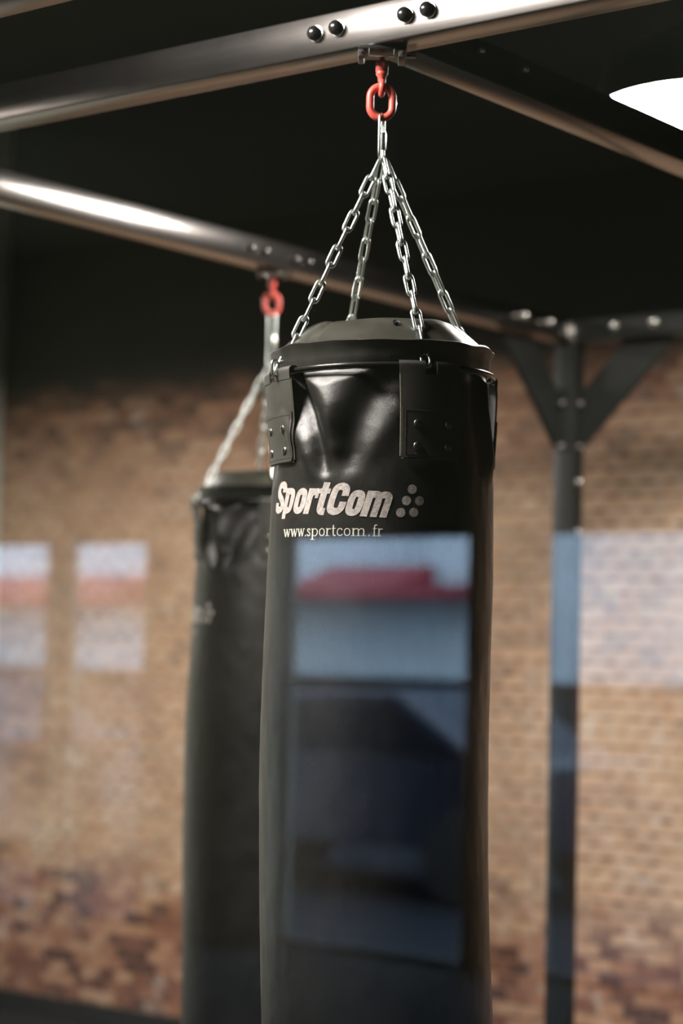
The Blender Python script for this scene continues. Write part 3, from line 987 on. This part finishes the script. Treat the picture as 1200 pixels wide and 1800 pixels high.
            for su in (-1, 1):
                pts = []
                for k in range(25):
                    z = .4405 + (.312 - .4405) * k / 24
                    ph = az + su * hw
                    r_ = rf(ph, z, 0, 0) + .0014
                    pts.append((r_ * sin(radians(ph)) + smooth_i(z, OS), -r_ * cos(radians(ph)), z - ZB))
                add_tube(b, pts, .0011, 6)
            pts = []
            for k in range(25):
                ph = az - hw * .97 + 2 * .97 * hw * k / 24
                r_ = rf(ph, .308, 0, 0) + .0016
                pts.append((r_ * sin(radians(ph)) + smooth_i(.308, OS), -r_ * cos(radians(ph)), .3082 - ZB))
            add_tube(b, pts, .0009, 6)
            o = obj('raw_edge', b, M_RAWEDGE, fl, True)
            o['label'] = 'paler raw cut edge of the leather flap'
            for dp in (-8.2, 8.2):
                for z in (.3625, .3275):
                    ph = az + dp
                    r_ = rf(ph, z, 0, 0) + .0052
                    p = Vector((r_ * sin(radians(ph)) + smooth_i(z, OS), -r_ * cos(radians(ph)), z - ZB))
                    nrm = Vector((sin(radians(ph)), -cos(radians(ph)), 0))
                    b = NB()
                    add_lathe(b, [(.0068, 0), (.0068, .0006), (.0060, .0018), (.0040, .0028), (.0, .0032)], 24, Matrix.Translation(p) @ rot_to(nrm))
                    obj('rivet', b, M_RIVET, fl)
        # chains from the apex down to the ring
        lm = None
        for i, az in enumerate(FLAP_AZ):
            caz = az - (2.5 if i == 0 else 0)
            end = Vector((RINGR * sin(radians(caz)), -RINGR * cos(radians(caz)), RINGZ + .004 - ZB))
            st = Vector((.004 * sin(radians(caz)), -.006 * cos(radians(caz)), APEX - ZB))
            d = (end - st)
            nl = 12
            pitch = d.length / nl
            z_ = -d.normalized()
            view = Vector((0, -1, 0))
            xx = view.cross(z_).normalized()
            yy = z_.cross(xx)
            base = Matrix((xx, yy, z_)).transposed().to_4x4()
            roll0 = [0.25, 0.0, 0.5, -0.95][i]
            b = NB()
            # closing loop round the ring rod
            loop = Matrix.Translation(end + z_ * .015) @ base @ Matrix.Rotation(roll0 + (pi / 2 if nl % 2 else 0), 4, 'Z')
            pts = [loop @ Vector(p) for p in stadium(.030, .0185, .0025, .0045, 8)]
            add_tube(b, pts, .0025, 10, True)
            if i == 1:
                # loose snap ring beside the flap slot
                l2 = Matrix.Translation(end + Vector((-.006, -.022, .014))) @ Matrix.Rotation(radians(50), 4, 'Z')
                add_tube(b, [l2 @ Vector(p) for p in stadium(.030, .020, .0023, .003, 8)], .0023, 10, True)
            ch = obj('hanging_chain', b, M_CHAIN, root)
            for k in range(nl):
                p = st + d * (k / nl)
                if lm is None:
                    o = obj('chain_link', link_mesh(), M_CHAIN, ch); lm = o
                else:
                    o = lm.copy(); col.objects.link(o)
                o.parent = ch
                s_ = pitch / (.0398 - .0106)
                o.matrix_local = Matrix.Translation(p) @ base @ Matrix.Rotation(roll0 + (pi / 2 if k % 2 == 0 else 0) + random.uniform(-.12, .12), 4, 'Z') @ Matrix.Diagonal((1, 1, s_ if s_ > .9 else .95, 1))
    o = obj('brand_print', logo_mesh(logo_dphi, logo_dz), M_PRINT, root, True, 60)
    o['label'] = 'pale grey heavy slanted lettering'
    for ph, z in ((14.3, .2605), (11.6, .2426), (18.2, .2426), (8.9, .224), (15.4, .2246)):
        obj('logo_dot', dots_mesh(logo_dphi, logo_dz, ph, z), M_PRINT, root, True, 60)
    o = obj('web_address_print', url_mesh(logo_dphi, logo_dz), M_PRINTW, root, True, 60)
    o['label'] = 'small cream serif web address'
    return root

# hanging hardware: bracket, red swivel link, quick link.  local z = 0 at the underside of the beam
def make_hardware(loc, rotz, hrot, which, drop=0.0, qrot=1.212):
    x, y, z = loc
    br = empty('beam_bracket', loc, 'dark bolted bracket clamped under the beam above the %s punching bag' % which, 'bracket', rot=(0, 0, rotz))
    b = NB()
    add_box(b, (-.040, -.034, -.0075), (.040, .034, -.0002), .002)
    add_box(b, (-.040, -.028, -.016), (-.030, .030, -.0080), .002)
    add_box(b, (.026, -.028, -.018), (.038, .030, -.0080), .002)
    add_box(b, (.0405, .004, -.008), (.056, .020, -.004), .001)
    plate = obj('clamp_plate', b, M_BLACKMETAL, br, True, 35)
    for sx in (-.035, .032):
        b = NB()
        add_lathe(b, [(0, -.003), (.0062, -.003), (.0062, .002), (.005, .0035), (0, .0035)], 6, Matrix.Translation((sx, -.0315, -.0135)) @ Matrix.Rotation(pi / 2, 4, 'X'))
        add_lathe(b, [(0, -.003), (.0022, -.003), (.0022, .006), (0, .0065)], 10, Matrix.Translation((sx, -.0315, -.0135)) @ Matrix.Rotation(pi / 2, 4, 'X'))
        obj('hex_bolt', b, M_DULL, br, True, 30)
    b = NB()
    add_box(b, (-.0215, -.034, -.0200), (.0195, -.030, -.0178), .0006)
    add_box(b, (-.0225, -.034, -.0200), (-.0203, -.030, -.0060), .0006)
    add_box(b, (.0185, -.034, -.0200), (.0207, -.030, -.0060), .0006)
    add_lathe(b, [(.0048, -.0174), (.0048, -.0135), (.003, -.012), (0, -.012)], 6)
    obj('u_strap', b, M_STEEL_BAR, br, True, 35)
    hx = Matrix.Rotation(hrot, 4, 'Z')
    sw = empty('red_swivel_link', (x, y, z - .115), 'red painted swivel with oval link hanging from the bracket above the %s punching bag' % which, 'swivel', rot=(0, 0, rotz))
    o_ = Matrix.Translation((0, 0, .115)) @ hx
    b = NB()
    add_lathe(b, [(0, -.0198), (.0098, -.0200), (.0104, -.0212), (.0104, -.0355), (.0094, -.0365), (.0094, -.0380), (.0100, -.0390), (.0098, -.0415), (.0070, -.0445), (.0062, -.054), (0, -.054)], 32, o_)
    obj('swivel_body', b, M_RED, sw, True, 50)
    b = NB()
    eye = [(0, .0095 * cos(a), -.0640 + .0105 * sin(a)) for a in [2 * pi * k / 24 for k in range(24)]]
    add_tube(b, [o_ @ Vector(p) for p in eye], .0052, 12, True)
    obj('swivel_eye', b, M_RED, sw, True)
    b = NB()
    ov = stadium(.066, .050, .0064, -.0548, 12)
    add_tube(b, [o_ @ Vector(p) for p in ov], .0064, 14, True)
    obj('oval_link', b, M_RED, sw, True)
    cb = empty('steel_safety_link', (x, y, z - .105), 'thin steel safety link behind the red swivel of the %s punching bag' % which, 'link', rot=(0, 0, rotz))
    b = NB()
    pts = [Matrix.Translation((.003, .0155, .105)) @ hx @ Vector(p) for p in stadium(.052, .046, .0021, -.055, 12)]
    add_tube(b, pts, .0022, 10, True)
    obj('link_wire', b, M_CHAIN, cb, True)
    b = NB()
    add_tube(b, [Matrix.Translation((.003, .0155, .105)) @ hx @ Vector(p) for p in ((.0209, 0, -.074), (.0209, 0, -.084))], .0036, 6)
    obj('locking_nut', b, M_BLACKMETAL, cb, True, 30)
    ql = empty('steel_quick_link', (x, y, z - .185 - drop), 'long zinc quick link between the red link and chains of the %s bag' % which, 'link', rot=(0, 0, rotz))
    b = NB()
    oq = Matrix.Translation((.0015, 0, .185 + drop)) @ Matrix.Rotation(qrot, 4, 'Z')
    L = .0795 + drop
    add_tube(b, [oq @ Vector(p) for p in stadium(L, .0245, .0026, -.1055, 10)], .0026, 12, True)
    obj('link_wire', b, M_CHAIN, ql, True)
    b = NB()
    add_lathe(b, [(0, -.0145), (.0046, -.0145), (.0050, -.013), (.0050, .013), (.0046, .0145), (0, .0145)], 6, oq @ Matrix.Translation((.0097, 0, -.1055 - L / 2 - .006)))
    obj('locking_nut', b, M_STEEL_BAR, ql, True, 30)

P1 = Vector((-2.0547, 2.715, H))
a1 = atan2(-P1.x, P1.y)
bag1 = make_bag('punching_bag', P1, a1, -0.0212, 'black leather punching bag in focus, hung from the front beam, lettering on its side')
make_hardware(P1, a1, 0.06, 'front')
P2 = Vector((-3.487, 4.152, H - .068))
a2 = atan2(-P2.x, P2.y)
bag2 = make_bag('punching_bag', P2, a2 - radians(14), -0.002, 'blurred black punching bag behind, hung from the far beam left of the front bag', -50, -.07, bag1)
make_hardware(Vector((-3.487, 4.152, H)), a2, 0.2, 'blurred rear', .068, -0.1)
